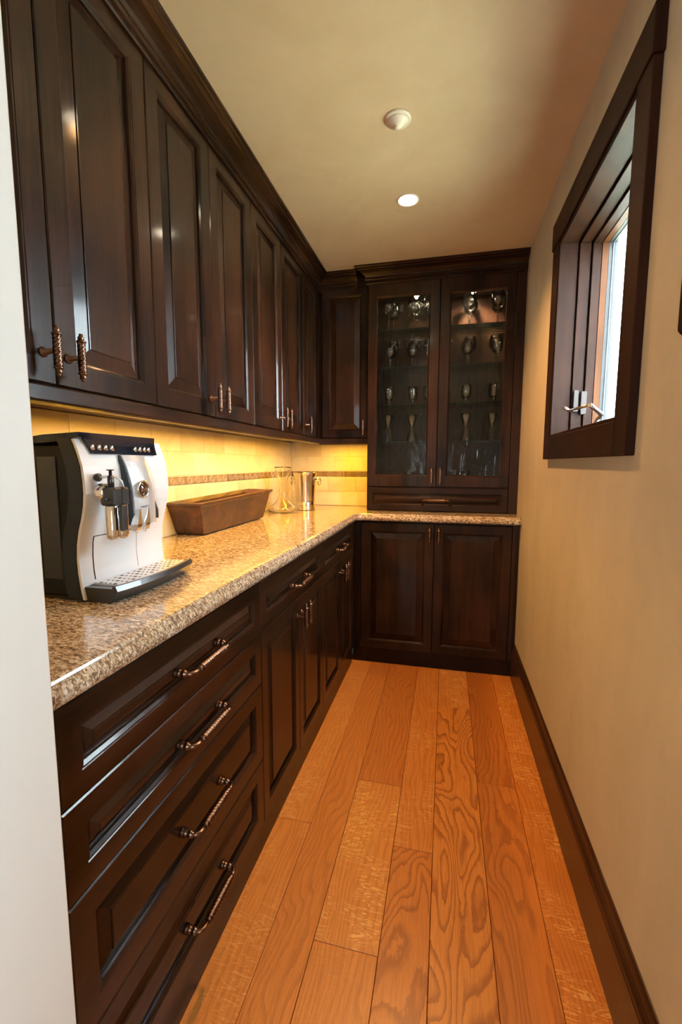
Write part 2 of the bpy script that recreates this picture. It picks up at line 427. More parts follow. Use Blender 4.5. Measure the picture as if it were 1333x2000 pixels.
# ------------------------------------------------------------------ the setting
fl = MB().box((-2.6, -2.75, -.06), (.62, 3.05, -.021)).struct('floor', 'shadow_gap')
strips = [(-.66, -.54, [1.75, .4]), (-.54, -.41, [1.29, .2]), (-.41, -.295, [2.37, .30]), (-.295, -.13, [1.53, .945]), (-.13, -.008, [1.268, -.6]),
          (-.008, .147, [2.13, -.35]), (.147, .285, [1.623, .1]), (.285, .402, [1.83, .35])]
x = -.66
while x > -2.5:
    wd = random.choice((.115, .13, .15)); strips.append((x-wd, x, [])); x -= wd
BOARDS = [(-.5, 1.6, (.75, .05, .55)), (-.5, .9, (.65, .1, .45)), (-.5, 1.9, (.7, 0, .6)), (-.35, 2.45, (.25, .2, 0)), (-.35, 1.5, (.55, .25, .05)), (-.2, 2.0, (.35, .35, .1)), (-.2, 1.2, (.8, .1, 1.0)), (-.2, .7, (.6, .15, .1)),
          (-.07, 1.8, (.7, .1, .5)), (-.07, .9, (.5, .75, 0)), (.07, 2.3, (.8, .1, 1.0)), (.07, 1.4, (.85, 1.0, 0)), (.2, 2.1, (.15, .5, 0)), (.2, 1.1, (.3, .55, 0)), (.34, 2.2, (.4, .1, .7)), (.34, 1.2, (.3, .15, .7))]
def plank(x0, x1, y0, y1):
    g = .0006; mb = MB(); c = .0012; dz = random.uniform(-.0004, 0)
    cx, cy = (x0+x1)/2, (y0+y1)/2
    def rr(i, z): return [(x0+g+i, y0+g+i, z), (x1-g-i, y0+g+i, z), (x1-g-i, y1-g-i, z), (x0+g+i, y1-g-i, z)]
    mb.loft([rr(0, -.0205), rr(0, -c+dz), rr(c, dz)])
    me = mb.mesh('floor_plank', Vector((cx, cy, 0))); me.materials.append(M['oak'])
    o = bpy.data.objects.new('floor_plank', me); link(o, fl); o.location = (cx, cy, 0)
    kind = None
    for (px, py, kk) in BOARDS:
        if x0 < px < x1 and y0 < py < y1: kind = kk
    if kind is None: kind = (random.uniform(.2, .8), random.choice((0, .2, .8)), random.choice((0, 0, .6)))
    o.color = (*kind, 1)
for x0, x1, js in strips:
    hi = 2.62 if x0 > -.7 else .30
    ys = sorted([y for y in js if y < hi]); lo = (ys[0] if ys else hi)
    while lo > -2.7:
        lo -= random.uniform(.7, 1.5); ys.insert(0, max(lo, -2.72))
    ys.append(hi)
    for a, b in zip(ys[:-1], ys[1:]):
        if b-a > .05: plank(x0, x1, a, b)

MB().box((-2.6, -2.75, H), (.62, 3.05, H+.1)).struct('ceiling', 'ceil')
WY0, WY1, WZ0, WZ1 = 1.170, 1.862, 1.303, 2.018         # window opening
wr = MB()
wr.box((XR, -2.75, 0), (.575, -1.75, H)); wr.box((XR, -.75, 0), (.575, WY0, H)); wr.box((XR, -1.75, 0), (.575, -.75, .85)); wr.box((XR, -1.75, 2.1), (.575, -.75, H)); wr.box((XR, WY1, 0), (.575, 3.05, H))
wr.box((XR, WY0, 0), (.575, WY1, WZ0)); wr.box((XR, WY0, WZ1), (.575, WY1, H)); wr.struct('wall_right', 'plaster')
MB().box((-1.2, YJ1, 0), (XL, 3.05, H)).struct('wall_left', 'plaster')
MB().box((XL, YB, 0), (XR, 3.05, H)).struct('wall_back', 'plaster')
MB().bbox((-2.6, YJ0, 0), (XJ, YJ1, H), .008).struct('wall_front', 'plaster_daylit')
MB().box((-2.7, -2.75, 0), (-2.6, YJ0, H)).struct('wall_side', 'plaster')
rw = MB(); rw.box((-2.6, -2.75, 0), (-1.75, -2.65, H)); rw.box((-.7, -2.75, 0), (XR, -2.65, H)); rw.box((-1.75, -2.75, 0), (-.7, -2.65, .9)); rw.box((-1.75, -2.75, 1.5), (-.7, -2.65, H))
rw.struct('wall_rear', 'plaster')
w2 = tag(empty('window_2', (-1.22, -2.65, .9)), kind='structure')
for x in (-1.73, -1.22, -.72): MB().bbox((x-.022, -2.70, .9), (x+.022, -2.64, 1.5)).build('window_bar', 'wood_cas', w2)
for z in (.92, 1.48): MB().bbox((-1.75, -2.695, z-.02), (-.7, -2.645, z+.02)).build('window_bar', 'wood_cas', w2)
w3 = tag(empty('window_3', (XR, -1.25, .85)), kind='structure')
for y in (-1.73, -1.25, -.77): MB().bbox((.44, y-.02, .85), (.50, y+.02, 2.1)).build('window_bar', 'wood_cas', w3)
for z in (.87, 2.08): MB().bbox((.445, -1.75, z-.02), (.495, -.75, z+.02)).build('window_bar', 'wood_cas', w3)
MB().box((.62, -6, -.35), (9, 9, -.30)).struct('ground', 'grass')
# baseboard, right wall: profile swept
bb = MB(); sweep(bb, [(XR, YBB+.02), (XR, -2.6)], [(0, 0), (.018, 0), (.018, .150), (.0165, .153), (.0175, .157), (.0165, .163), (.012, .170), (.0085, .178), (.0085, .186), (.006, .194), (.003, .199), (0, .200)])
bb.struct('baseboard_right', 'wood_base')

# window_1 in the right wall
wi = tag(empty('window_1', (XR, (WY0+WY1)/2, WZ0)), kind='structure')
ct = .020; xf = XR-ct
def board(a, b, nm='window_casing'): return MB().bbox(a, b, .002).build(nm, 'wood_cas', wi)
board((xf, WY0-.078, WZ0-.083), (XR, WY0, WZ1)); board((xf, WY1, WZ0-.083), (XR, WY1+.078, WZ1))
board((xf, WY0, WZ0-.083), (XR, WY1, WZ0)); board((xf-.004, WY0-.085, WZ1), (XR, WY1+.085, WZ1+.093))
# jamb lining, stepped
J = [(XR-ct+.004, .449, .0), (.452, .490, .008), (.493, .523, .016)]
for x0, x1, ins in J:
    for (a, b) in (((x0, WY1-.014-ins, WZ0), (x1, WY1, WZ1)), ((x0, WY0, WZ0), (x1, WY0+.014+ins, WZ1)), ((x0, WY0, WZ1-.014-ins), (x1, WY1, WZ1)), ((x0, WY0, WZ0), (x1, WY1, WZ0+.010+ins))):
        MB().bbox(a, b, .0015).build('window_jamb', 'wood_cas', wi)
def ringbox(name, mat, x0, x1, i0, i1, par):
    mb = MB(); Mp = lambda u, v, w_: (w_, u, v)
    mb.loft([rect(Mp, WY0, WY1, WZ0, WZ1, i, x) for i, x in ((i0, x0), (i1, x0), (i1, x1), (i0, x1))], loop=True); return mb.build(name, mat, par)
sash = ringbox('sash', 'wood_cas', .5235, .573, .008, .030, wi)
ringbox('inner_bead', 'wood_light', .5235, .544, .0302, .032, sash)
ringbox('glazing_seal', 'gasket', .5445, .571, .0302, .0325, sash)
ringbox('spacer', 'alu', .5565, .5595, .0327, .035, sash)
MB().box((.563, WY0+.033, WZ0+.033), (.5655, WY1-.033, WZ1-.033)).build('window_pane', 'winglass', sash)
ck = MB()
ck.bbox((.425, 1.50, WZ0+.008), (.475, 1.60, WZ0+.022), .004)
ck.tube([(.45, 1.545, WZ0+.02), (.445, 1.50, WZ0+.034), (.440, 1.449, WZ0+.042)], .0055, 10)
ck.tube([(.440, 1.449, WZ0+.042), (.422, 1.440, WZ0+.055), (.400, 1.425, WZ0+.068)], .0062, 10)
ck.tube([(.400, 1.425, WZ0+.068), (.395, 1.52, WZ0+.071), (.390, 1.615, WZ0+.074)], .0042, 10)
ck.tube([(.390, 1.615, WZ0+.074), (.375, 1.618, WZ0+.086)], .0058, 10)
ck.build('window_crank', 'gun', wi)
lk = MB(); lk.bbox((.456, WY1-.034, 1.395), (.474, WY1-.026, 1.475), .002); lk.bbox((.480, WY1-.038, 1.385), (.500, WY1-.026, 1.470), .002); lk.build('sash_lock', 'bronzepl', wi)

# ------------------------------------------------------------------ base cabinets, left run
def toe(mb, a, b): mb.box(a, b)
def base_cabinet(y0, y1, label, ydoors=None, ydrawer=None, stack=None, fill=None):
    c = thing('base_cabinet', label, 'cabinet', ((XD+XL)/2, (y0+y1)/2, 0))
    b = MB(); b.box((XL+.002, y0+.0005, .1), (XD-T-.001, y1-.0005, ZCB-.001)); b.build('cabinet_body', 'wood_v', c)
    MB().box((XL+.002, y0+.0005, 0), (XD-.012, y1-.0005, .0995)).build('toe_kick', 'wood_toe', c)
    Mp = MX(XD)
    if stack:
        for v0, v1 in stack:
            small = v1-v0 < .2
            d = front(c, 'drawer', Mp, y0+.008, y1, v0, v1, 'wood_y', .050 if small else .054, .018 if small else .026)
            pull(BP, d, (XD-.002 if small else XD-.002, .817, (v0+v1)/2))
    else:
        d = front(c, 'drawer', Mp, y0, ydrawer, .710, .862, 'wood_y', .050, .018); pull(BP, d, (XD-.002, (y0+ydrawer)/2, .778))
        ym = ydoors
        d = front(c, 'door', Mp, y0, ym, .1, .710, 'wood_v', .052, .026); pull(TP, d, (XD, ym-.024, .648))
        d = front(c, 'door', Mp, ym, ydrawer, .1, .710, 'wood_v', .052, .026); pull(TP, d, (XD, ym+.024, .648))
    if fill: MB().box((XD-T, fill[0]+.001, .1), (XD-.003, fill[1], ZCB-.001)).build('filler', 'wood_v', c)
    return c
base_cabinet(.452, 1.151, 'near base cabinet with a stack of four raised-panel drawers below the coffee machine', stack=[(.705, .862), (.553, .705), (.314, .553), (.1, .314)])
base_cabinet(1.151, 1.817, 'middle base cabinet of the left run, one drawer over two doors, beside the four-drawer stack', ydoors=1.494, ydrawer=1.817)
base_cabinet(1.817, 2.50, 'far base cabinet of the left run, one drawer over two doors, at the inner corner', ydoors=2.150, ydrawer=2.470, fill=(2.470, 2.4995))
# far base cabinet
c = thing('base_cabinet', 'wide base cabinet on the far wall with two tall raised-panel doors under the granite', 'cabinet', (-.04, 2.72, 0))
MB().box((XD-T+.001, YBB+T+.001, .1), (XR-.001, YB-.002, ZCB-.001)).build('cabinet_body', 'wood_v', c)
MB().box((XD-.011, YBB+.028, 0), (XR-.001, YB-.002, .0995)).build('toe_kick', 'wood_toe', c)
Mp = MY(YBB)
d = front(c, 'door', Mp, -.478, -.055, .1, .862, 'wood_v', .058, .034); pull(TP, d, (-.080, YBB, .797), True)
d = front(c, 'door', Mp, -.055, .362, .1, .862, 'wood_v', .058, .034); pull(TP, d, (-.030, YBB, .797), True)
MB().box((.3635, YBB+.002, .1), (XR-.0185, YBB+T, ZCB-.001)).build('filler', 'wood_v', c)
MB().box((XD-.001, YBB+.002, .1), (-.4795, YBB+T, ZCB-.001)).build('filler', 'wood_v', c)

# ------------------------------------------------------------------ granite worktop
cnt = MB()
r = .035; path = [(XC, YJ1+.003), (XC, YC-r)]
for i in range(1, 9):
    a = PI - PI/2*i/8; path.append((XC+r+r*math.cos(a), YC-r+r*math.sin(a)))
path += [(XR-.012, YC), (XR-.001, YC+.006)]
# edge profile, outward 0 at nose
t_ = .036
prof = [(-.034, ZCB), (-.010, ZCB), (-.003, ZCB+.003), (0, ZCB+.010), (0, ZCB+.018), (-.003, ZCB+.025), (-.008, ZCB+.0295), (-.0095, ZCB+.031), (-.0095, ZCB+.0335), (-.012, ZCB+.037), (-.017, ZC-.0006), (-.021, ZC), (-.034, ZC)]
sweep(cnt, path, prof)
q = .0335
P2 = [Vector(p) for p in path]
inner = []
for i, p in enumerate(P2):
    d0 = (P2[i]-P2[i-1]).normalized() if i else (P2[1]-P2[0]).normalized(); d1 = (P2[i+1]-P2[i]).normalized() if i < len(P2)-1 else d0
    n0, n1 = Vector((d0.y, -d0.x)), Vector((d1.y, -d1.x)); nn = (n0+n1).normalized(); inner.append(p-nn*(q/nn.dot(n0)))
# top surface as quads back to the walls, to stay well shaped
def slabquad(pts):
    lo = [cnt.vert((x, y, ZCB)) for x, y in pts]; hi = [cnt.vert((x, y, ZC)) for x, y in pts]; n = len(pts)
    cnt.face(hi); cnt.face(list(reversed(lo)))
    for k in range(n): cnt.face((lo[k], lo[(k+1) % n], hi[(k+1) % n], hi[k]))
poly = [(XL+.001, YJ1+.003)]+[(p.x, p.y) for p in inner[:-1]]+[(XR-.001, inner[-2].y), (XR-.001, YB-.001), (XL+.001, YB-.001)]
slabquad(poly)
ct_o = cnt.top('granite_worktop', 'granite', 'L-shaped tan and brown speckled granite worktop with rounded front edge', 'worktop', (-.75, 1.6, ZCB))

# ------------------------------------------------------------------ tiled backsplash
bs = thing('backsplash', 'long cream travertine tile backsplash with carved accent band behind the coffee machine and trough', 'backsplash', (XL, 1.6, ZC))
bs2 = thing('backsplash', 'short cream travertine tile backsplash on the far wall behind the ice bucket', 'backsplash', (-.77, YB, ZC))
MB().box((XL+.0005, YJ1+.002, ZC+.0005), (XL+.006, YB-.0005, ZR+.022)).build('grout_bed', 'grout', bs)
MB().box((XL+.0092, YB-.006, ZC+.0005), (XT-.001, YB-.0005, ZR+.022)).build('grout_bed', 'grout', bs2)
rows = [(.9155, 1.0125, 0), (1.0125, 1.110, .5), (1.151, 1.249, .25), (1.249, 1.346, .75)]
def tile_mesh(L, h):
    mb = MB(); g = .0007 if h > .05 else .0014
    mb.loft([[(-L/2+g+i, -h/2+g+i, w_), (L/2-g-i, -h/2+g+i, w_), (L/2-g-i, h/2-g-i, w_), (-L/2+g+i, h/2-g-i, w_)] for i, w_ in ((0, 0), (0, .0042), (.0012, .005))])
    return mb
def accent_mesh(L, h):
    mb = tile_mesh(L, h)
    nb = len(mb.f)
    def ring(cx, cy, R, rr=.0019, n=18):
        rings = []
        for k in range(n):
            a = 2*PI*k/n; cc, ss = math.cos(a), math.sin(a)
            rings.append([(cx+cc*(R-rr), cy+ss*(R-rr), .0045), (cx+cc*R, cy+ss*R, .0066), (cx+cc*(R+rr), cy+ss*(R+rr), .0045)])
        mb.loft(rings, closed=False, loop=True)
    for cx in (-L/3, 0, L/3): ring(cx, 0, h*.40); ring(cx, 0, h*.22)
    for cx in (-L/6, L/6):
        for s_ in (1, -1): 
            mb.loft([[(cx-.012, -s_*h*.36-.0015, .0045), (cx-.012, -s_*h*.36+.0015, .0045), (cx-.012, -s_*h*.36, .0064)], [(cx+.012, s_*h*.36-.0015, .0045), (cx+.012, s_*h*.36+.0015, .0045), (cx+.012, s_*h*.36, .0064)]])
    mb.nb = nb; return mb
cache = {}
def put_tile(kind, u0, u1, v0, v1, left):
    key = (kind, round(u1-u0, 3), round(v1-v0, 3), left)
    if key not in cache:
        mb = (accent_mesh if kind else tile_mesh)(u1-u0, v1-v0)
        mb.v = [(b[2], b[0], b[1]) if left else (b[0], -b[2], b[1]) for b in mb.v]
        me = mb.mesh('accent_tile' if kind else 'wall_tile'); me.materials.append(M['accent' if kind else 'trav']); cache[key] = me
        if kind:
            me.materials.append(M['accent_ridge'])
            for f in me.polygons[mb.nb:]: f.material_index = 1
    o = bpy.data.objects.new(cache[key].name.split('.')[0], cache[key]); pb = bs if left else bs2; link(o, pb)
    p = Vector((XL+.004, (u0+u1)/2, (v0+v1)/2)) if left else Vector(((u0+u1)/2, YB-.004, (v0+v1)/2))
    o.location = p-pb.location
def lay(kind, v0, v1, a, b, start, pitch, left):
    u = start
    while u > a: u -= pitch
    while u < b:
        s0, s1 = max(u, a), min(u+pitch, b)
        if s1-s0 > .012: put_tile(kind, s0, s1, v0, v1, left)
        u += pitch
for v0, v1, ph in rows:
    lay(0, v0, v1, YJ1+.004, YB-.007, 1.837+ph*.182, .182, True)
    lay(0, v0, v1, XL+.0098, XT-.002, -.79+(.5-ph)*.194, .194, False)
lay(1, 1.1115, 1.1495, YJ1+.004, YB-.007, 1.636, .182, True)
lay(1, 1.1115, 1.1495, XL+.0098, XT-.002, -.882, .2035, False)

# ------------------------------------------------------------------ upper cabinets
ZT = 2.252
def upper(y0, y1, doors, label):
    c = thing('wall_cabinet', label, 'cabinet', ((XU+XL)/2, (y0+y1)/2, ZR))
    MB().box((XL+.001, y0+.0005, ZU-.014), (XU-T-.001, y1-.0005, H-.001)).build('cabinet_body', 'wood_v', c)
    MB().box((XU-T-.0005, y0+.0005, ZT+.001), (XU-.003, y1-.0005, H-.001)).build('frieze', 'wood_y', c)
    for a, b, hs in doors:
        d = front(c, 'door', MX(XU), a, b, ZU, ZT, 'wood_v', .060, .034)
        yh = b-.030 if hs > 0 else a+.030
        pull(TP, d, (XU, yh, 1.421))
    return c
upper(.424, 1.095, [(.443, .769, 1), (.769, 1.095, -1)], 'near upper cabinet with two raised-panel doors, above the coffee machine')
upper(1.095, 1.736, [(1.095, 1.413, 1), (1.413, 1.736, -1)], 'upper cabinet above the brown trough, second pair of doors from the doorway')
upper(1.736, 2.393, [(1.736, 2.062, 1), (2.062, 2.393, -1)], 'upper cabinet above the glass decanter, third pair of doors from the doorway')
cc = upper(2.393, 2.7045, [(2.393, 2.690, -1)], 'narrow single-door upper cabinet at the far end of the left run, in the corner')
c = thing('wall_cabinet', 'small dark single-door upper cabinet on the far wall beside the tall glass-door cabinet', 'cabinet', (-.63, 2.82, ZR))
MB().box((XU-T+.0005, YU+T+.001, ZU-.014), (XT-.001, YB-.001, H-.001)).build('cabinet_body', 'wood_v', c)
MB().box((XU+.001, YU+.003, ZT+.001), (XT-.001, YU+T+.0005, H-.001)).build('frieze', 'wood_x', c)
d = front(c, 'door', MY(YU), -.768, -.475, ZU, ZT, 'wood_v', .052, .034); pull(TP, d, (-.502, YU, 1.421), True)

# light rail below the uppers, crown above
lr = MB(); sweep(lr, [(XU, YJ1+.003), (XU, YU), (XT-.001, YU)], [(-.018, ZR), (-.003, ZR), (.002, ZR+.003), (.004, ZR+.008), (.004, ZU-.006), (0, ZU-.002), (-.018, ZU-.002)])
lr.top('light_rail', 'wood_y', 'dark wooden light rail running along the bottom of the upper cabinets', 'moulding', (XU, 1.6, ZR))
CR = [(.0, ZT-.012), (.008, ZT-.012), (.011, ZT-.008), (.011, ZT-.002), (.007, ZT+.001), (.007, ZT+.008), (.013, ZT+.010), (.017, ZT+.014), (.017, ZT+.020), (.013, ZT+.023), (.014, ZT+.028), (.020, ZT+.036),
      (.031, ZT+.045), (.045, ZT+.052), (.055, ZT+.055), (.058, ZT+.058), (.058, ZT+.062), (.064, ZT+.064), (.070, ZT+.069), (.070, H-.0005), (.0, H-.0005)]
cr = MB(); sweep(cr, [(XU, YJ1+.003), (XU, YU), (XT-.071, YU)], CR)
cr.top('crown_moulding', 'wood_y', 'long dark crown moulding along the top of the left upper cabinets', 'moulding', (XU, 1.6, ZT))

# ------------------------------------------------------------------ tall cabinet with glass doors
tc = thing('tall_cabinet', 'tall dark cabinet with two rain-glass doors over a drawer, standing on the granite', 'cabinet', (-.04, 2.8, ZC))
xa, xb = XT, XR-.001; yi = YT+T+.001; yb = YB-.001; z0 = ZC+.001
b = MB(); b.box((xa, yi, z0), (xa+.018, yb, H-.002)); b.box((xb-.018, yi, z0), (xb, yb, H-.002)); b.box((xa+.018, yi, z0), (xb-.018, yb, 1.075)); b.box((xa+.018, yi, 2.225), (xb-.018, yb, H-.002)); b.box((xa+.018, yb-.012, 1.075), (xb-.018, yb, 2.225))
b.build('cabinet_body', 'inside', tc)
MB().box((xa, YT+.002, ZT+.001), (xb, YT+T, H-.002)).build('frieze', 'wood_x', tc)
MB().box((.3525, YT+.002, z0), (xb, YT+T, ZT)).build('filler', 'wood_v', tc)
MB().box((-.066, yi+.001, 1.075), (-.040, yi+.02, 2.225)).build('centre_stile', 'wood_v', tc)
Mp = MY(YT)
d = front(tc, 'drawer', Mp, -.472, .351, .918, 1.059, 'wood_x', .042, .020); pull(BP, d, (-.053, YT, .986), True)
def glass_door(u0, u1, gu0, gu1, gz0, gz1, xh):
    g = .0012; v0, v1 = 1.063, ZT
    mb = MB(); rings = []
    for i, w_ in ((0, -T), (0, -.0025), (.0025, 0)): rings.append(rect(Mp, u0+g, u1-g, v0+g, v1, i, w_))
    for i, w_ in ((-.008, 0), (-.006, -.0015), (0, -.009), (0, -T)): rings.append(rect(Mp, gu0, gu1, gz0, gz1, i, w_))
    mb.loft(rings, loop=True); d = mb.build('door', 'wood_v', tc)
    MB().box((gu0+.0005, YT+.010, gz0+.0005), (gu1-.0005, YT+.014, gz1-.0005)).build('glass_pane', 'rain', d)
    pull(TP, d, (xh, YT, 1.128), True)
glass_door(-.472, -.056, -.417, -.119, 1.138, 2.165, -.083)
glass_door(-.056, .351, .006, .300, 1.132, 2.158, -.033)
SH = [1.337, 1.558, 1.778, 1.997]
for z in SH: MB().bbox((xa+.019, yi+.022, z-.007), (xb-.019, yb-.014, z), .001).build('glass_shelf', 'shelfglass', tc)
cr2 = MB(); sweep(cr2, [(XT, YB-.002), (XT, YT), (xb, YT)], CR)
cr2.build('crown_moulding', 'wood_x', tc)

# ------------------------------------------------------------------ lamps
for i, (x, y, pw) in enumerate(LAMPS):
    lab = ['round recessed ceiling lamp, switched on, over the middle of the pantry floor', 'recessed ceiling lamp nearest the doorway', 'recessed ceiling lamp in the outer room'][i]
    t = thing('recessed_lamp', lab, 'lamp', (x, y, H))
    MB().lathe([(.046, H-.0005), (.0475, H-.003), (.045, H-.0045), (.040, H-.004), (.0385, H-.0005)], (x, y, 0), 32, closed=True).build('trim_ring', 'plastic_w', t)
    mb = MB(); mb.lathe([(.0382, H-.0006), (.034, H-.003), (.022, H-.0065), (.008, H-.008), (.0003, H-.0082)], (x, y, 0), 24); mb.build('bulb', 'lampglow', t)
    d = bpy.data.lights.new('lamp_beam', 'SPOT'); d.energy = pw; d.color = WARM; d.spot_size = 2.3; d.spot_blend = 1.0; d.shadow_soft_size = .022
    o = bpy.data.objects.new('lamp_beam', d); link(o, t); o.location = (0, 0, -.032)
# under-cabinet strips
us = thing('strip_light', 'slim under-cabinet strip light hidden behind the rail of the left run', 'lamp', (-.84, 1.6, ZU-.03))
MB().bbox((-.862, .66, ZU-.029), (-.822, 2.62, ZU-.0145), .002).build('housing', 'plastic_w', us)
MB().box((-.858, .67, ZU-.031), (-.826, 2.61, ZU-.029)).build('diffuser', 'stripglow', us)
us2 = thing('strip_light', 'short under-cabinet strip light on the far wall beside the tall cabinet', 'lamp', (-.63, 2.762, ZU-.03))
MB().bbox((-.76, 2.745, ZU-.029), (-.49, 2.780, ZU-.0145), .002).build('housing', 'plastic_w', us2)
MB().box((-.755, 2.75, ZU-.031), (-.495, 2.775, ZU-.029)).build('diffuser', 'stripglow', us2)
def child_area(par, loc, sx, sy, pw):
    d = bpy.data.lights.new('strip_beam', 'AREA'); d.shape = 'RECTANGLE'; d.size = sx; d.size_y = sy; d.energy = pw; d.color = WARM_UC
    o = bpy.data.objects.new('strip_beam', d); link(o, par); o.location = Vector(loc)-par.location
child_area(us, (-.842, 1.64, ZU-.0325), .03, 1.92, 16)
child_area(us2, (-.625, 2.762, ZU-.0325), .25, .025, 2.4)
# puck lamps inside the tall cabinet
for x, lab, pw in ((.13, 'small round lamp inside the top of the tall cabinet, behind the right glass door', 42.0), (-.20, 'small round lamp inside the top of the tall cabinet, behind the left glass door', 2.5)):
    t = thing('puck_lamp', lab, 'lamp', (x, 2.80, 2.225))
    MB().lathe([(.032, 2.2245), (.032, 2.216), (.026, 2.212), (.022, 2.2125), (.022, 2.2245)], (x, 2.80, 0), 24, closed=True).build('lamp_ring', 'gun', t)
    MB().lathe([(.0215, 2.2235), (.0215, 2.214), (.0003, 2.2125)], (x, 2.80, 0), 20).build('bulb', 'puckglow' if x > 0 else 'lampglow', t)
    d = bpy.data.lights.new('puck_beam', 'SPOT'); d.energy = pw; d.color = (1, .72, .40); d.spot_size = 2.6; d.spot_blend = .6; d.shadow_soft_size = .015
    o = bpy.data.objects.new('puck_beam', d); link(o, t); o.location = (0, 0, -.02)

# ceiling sprinkler / detector
dt = thing('ceiling_detector', 'round white detector with an offset cone on the ceiling, nearer than the lamp', 'detector', (-.185, 1.575, H))
MB().lathe([(.043, H-.0005), (.0435, H-.004), (.041, H-.007), (.033, H-.0085), (.0003, H-.009)], (-.185, 1.575, 0), 40).build('base_plate', 'plastic_w', dt)
mb = MB(); rings = []
for k, (rr, h, off) in enumerate(((.036, .007, 0), (.033, .013, 0), (.025, .020, -.002), (.0165, .0255, -.004), (.0105, .0275, -.006), (.0100, .0315, -.006), (.0085, .033, -.006), (.0003, .0335, -.006))):
    rings.append([(-.185+rr*math.cos(2*PI*q/28), 1.575+off+rr*math.sin(2*PI*q/28), H-h) for q in range(28)])
mb.loft(rings, smooth=True); mb.build('cone', 'plastic_w', dt)

# frame at the right edge of view
wf = thing('wall_frame', 'dark wooden frame with a rounded corner on the right wall, at the edge of the view', 'frame', (XR, .78, 1.42))
def rrect(i, x, r0=.012):
    y0, y1, za, zb = .60+i, .898-i, 1.420+i, 2.02-i; pts = []
    for (cy0, cz0, a0) in ((y1, zb, 0), (y0, zb, 1), (y0, za, 2), (y1, za, 3)):
        r1 = max(r0-i, .001); oy = cy0-r1 if cy0 == y1 else cy0+r1; oz = cz0-r1 if cz0 == zb else cz0+r1
        for k in range(5):
            a = PI/2*(a0+k/4); pts.append((x, oy+r1*math.cos(a), oz+r1*math.sin(a)))
    return pts
MB().loft([rrect(0, XR-.0005), rrect(0, XR-.018), rrect(.004, XR-.022), rrect(.040, XR-.022), rrect(.044, XR-.016), rrect(.044, XR-.0005)], loop=True).build('frame_moulding', 'wood_cas', wf)
MB().loft([rrect(.0445, XR-.001), rrect(.0445, XR-.012)]).build('frame_panel', 'wood_v', wf)

# ------------------------------------------------------------------ coffee machine
cm = thing('coffee_machine', 'black and silver-white automatic coffee machine on the granite by the doorway', 'coffee machine', (-.88, .87, ZC))
Y0, Y1 = .735, 1.010; zb = ZC
curve = [(.004, -.7205), (.03, -.7255), (.06, -.729), (.09, -.730), (.12, -.7275), (.15, -.721), (.175, -.713), (.2, -.707), (.225, -.704), (.25, -.7042), (.28, -.707), (.305, -.714), (.325, -.721), (.338, -.727)]
def xf_(z):
    z -= ZC
    for (a, xa_), (b_, xb_) in zip(curve[:-1], curve[1:]):
        if z <= b_: return xa_+(xb_-xa_)*max(0, (z-a))/(b_-a)
    return curve[-1][1]
def shell(name, mat, o0, o1, ya, yb_, ztop=None, bow=0.0):
    mb = MB(); ny = 9; rings = []
    for k in range(ny):
        y = ya+(yb_-ya)*k/(ny-1); s_ = 1-((y-(Y0+Y1)/2)/((Y1-Y0)/2))**2; bw = bow*s_
        ring = [(x+o1+bw, y, zb+z) for z, x in curve]+[(x+o0, y, zb+z) for z, x in reversed(curve)]
        rings.append(ring)
    mb.loft(rings, smooth=False)
    ob = mb.build(name, mat, cm); return ob
BOW = .006
f_ = shell('front_panel', 'white', -.006, 0, Y0+.002, Y1-.002, bow=BOW)
shell('side_band', 'grey', -.040, -.0065, Y0, Y1)
mb = MB(); mb.bbox((-1.045, Y0+.006, zb+.006), (-.735, Y1-.006, zb+.328), .006)
mb.build('machine_body', 'brownpl', cm)
mb = MB(); mb.bbox((-1.03, Y0+.012, zb), (-.76, Y1-.012, zb+.010), .002); mb.build('machine_base', 'blackpl', cm)
mb = MB(); mb.bbox((-1.02, Y0+.003, zb+.045), (-.83, Y0+.0065, zb+.300), .001); mb.bbox((-.822, Y0+.003, zb+.045), (-.775, Y0+.0065, zb+.300), .001); mb.build('side_cover', 'blackpl', cm)
mb = MB()
# lid: raised at the front, wraps down into the button panel
mb.loft([[(-1.03, y, zb+.329), (-.88, y, zb+.335), (-.800, y, zb+.345), (-.712, y, zb+.349), (-.712, y, zb+.339), (-.74, y, zb+.333), (-.80, y, zb+.3285), (-1.03, y, zb+.326)] for y in (Y0+.001, Y0+.003, .966, .968)])
mb.build('lid', 'gloss', cm)
mb = MB(); yL, yR = .752, .973
def pan(z, ins, w_):
    return [(xf_(z)+BOW+w_, yL+ins, z), (xf_(z)+BOW+w_, yR-ins, z)]
zs = [ZC+.349, ZC+.335, ZC+.325, ZC+.315, ZC+.307]
ring_f = [(max(xf_(min(z, ZC+.33))+BOW+.0045, -.716), yL+.013*(1-(z-ZC-.307)/.042), z) for z in zs]
ring_r = [(p[0], yR-.006+.008*(1-(z-ZC-.307)/.042)-.013*(1-(z-ZC-.307)/.042)+.005, z) for p, z in zip(ring_f, zs)]
back_f = [(p[0]-.012, p[1], p[2]) for p in ring_f]; back_r = [(p[0]-.012, p[1], p[2]) for p in ring_r]
mb.loft([ring_f+list(reversed(back_f)), ring_r+list(reversed(back_r))]); mb.build('button_panel', 'gloss', cm)
zbt = ZC+.3195
for i, y in enumerate((.768, .786, .804, .822, .896, .912, .928, .943)):
    MB().lathe([(.0065, 0), (.0065, .0025), (.0052, .0038), (.0003, .0032)], (xf_(zbt)+BOW+.0035, y, zbt), 16, 'x').build('button', 'chrome', cm)
MB().lathe([(.034, 0), (.034, .008), (.028, .012), (.0003, .0125)], (-.78, .83, zb+.340), 28).build('knob', 'chrome', cm)
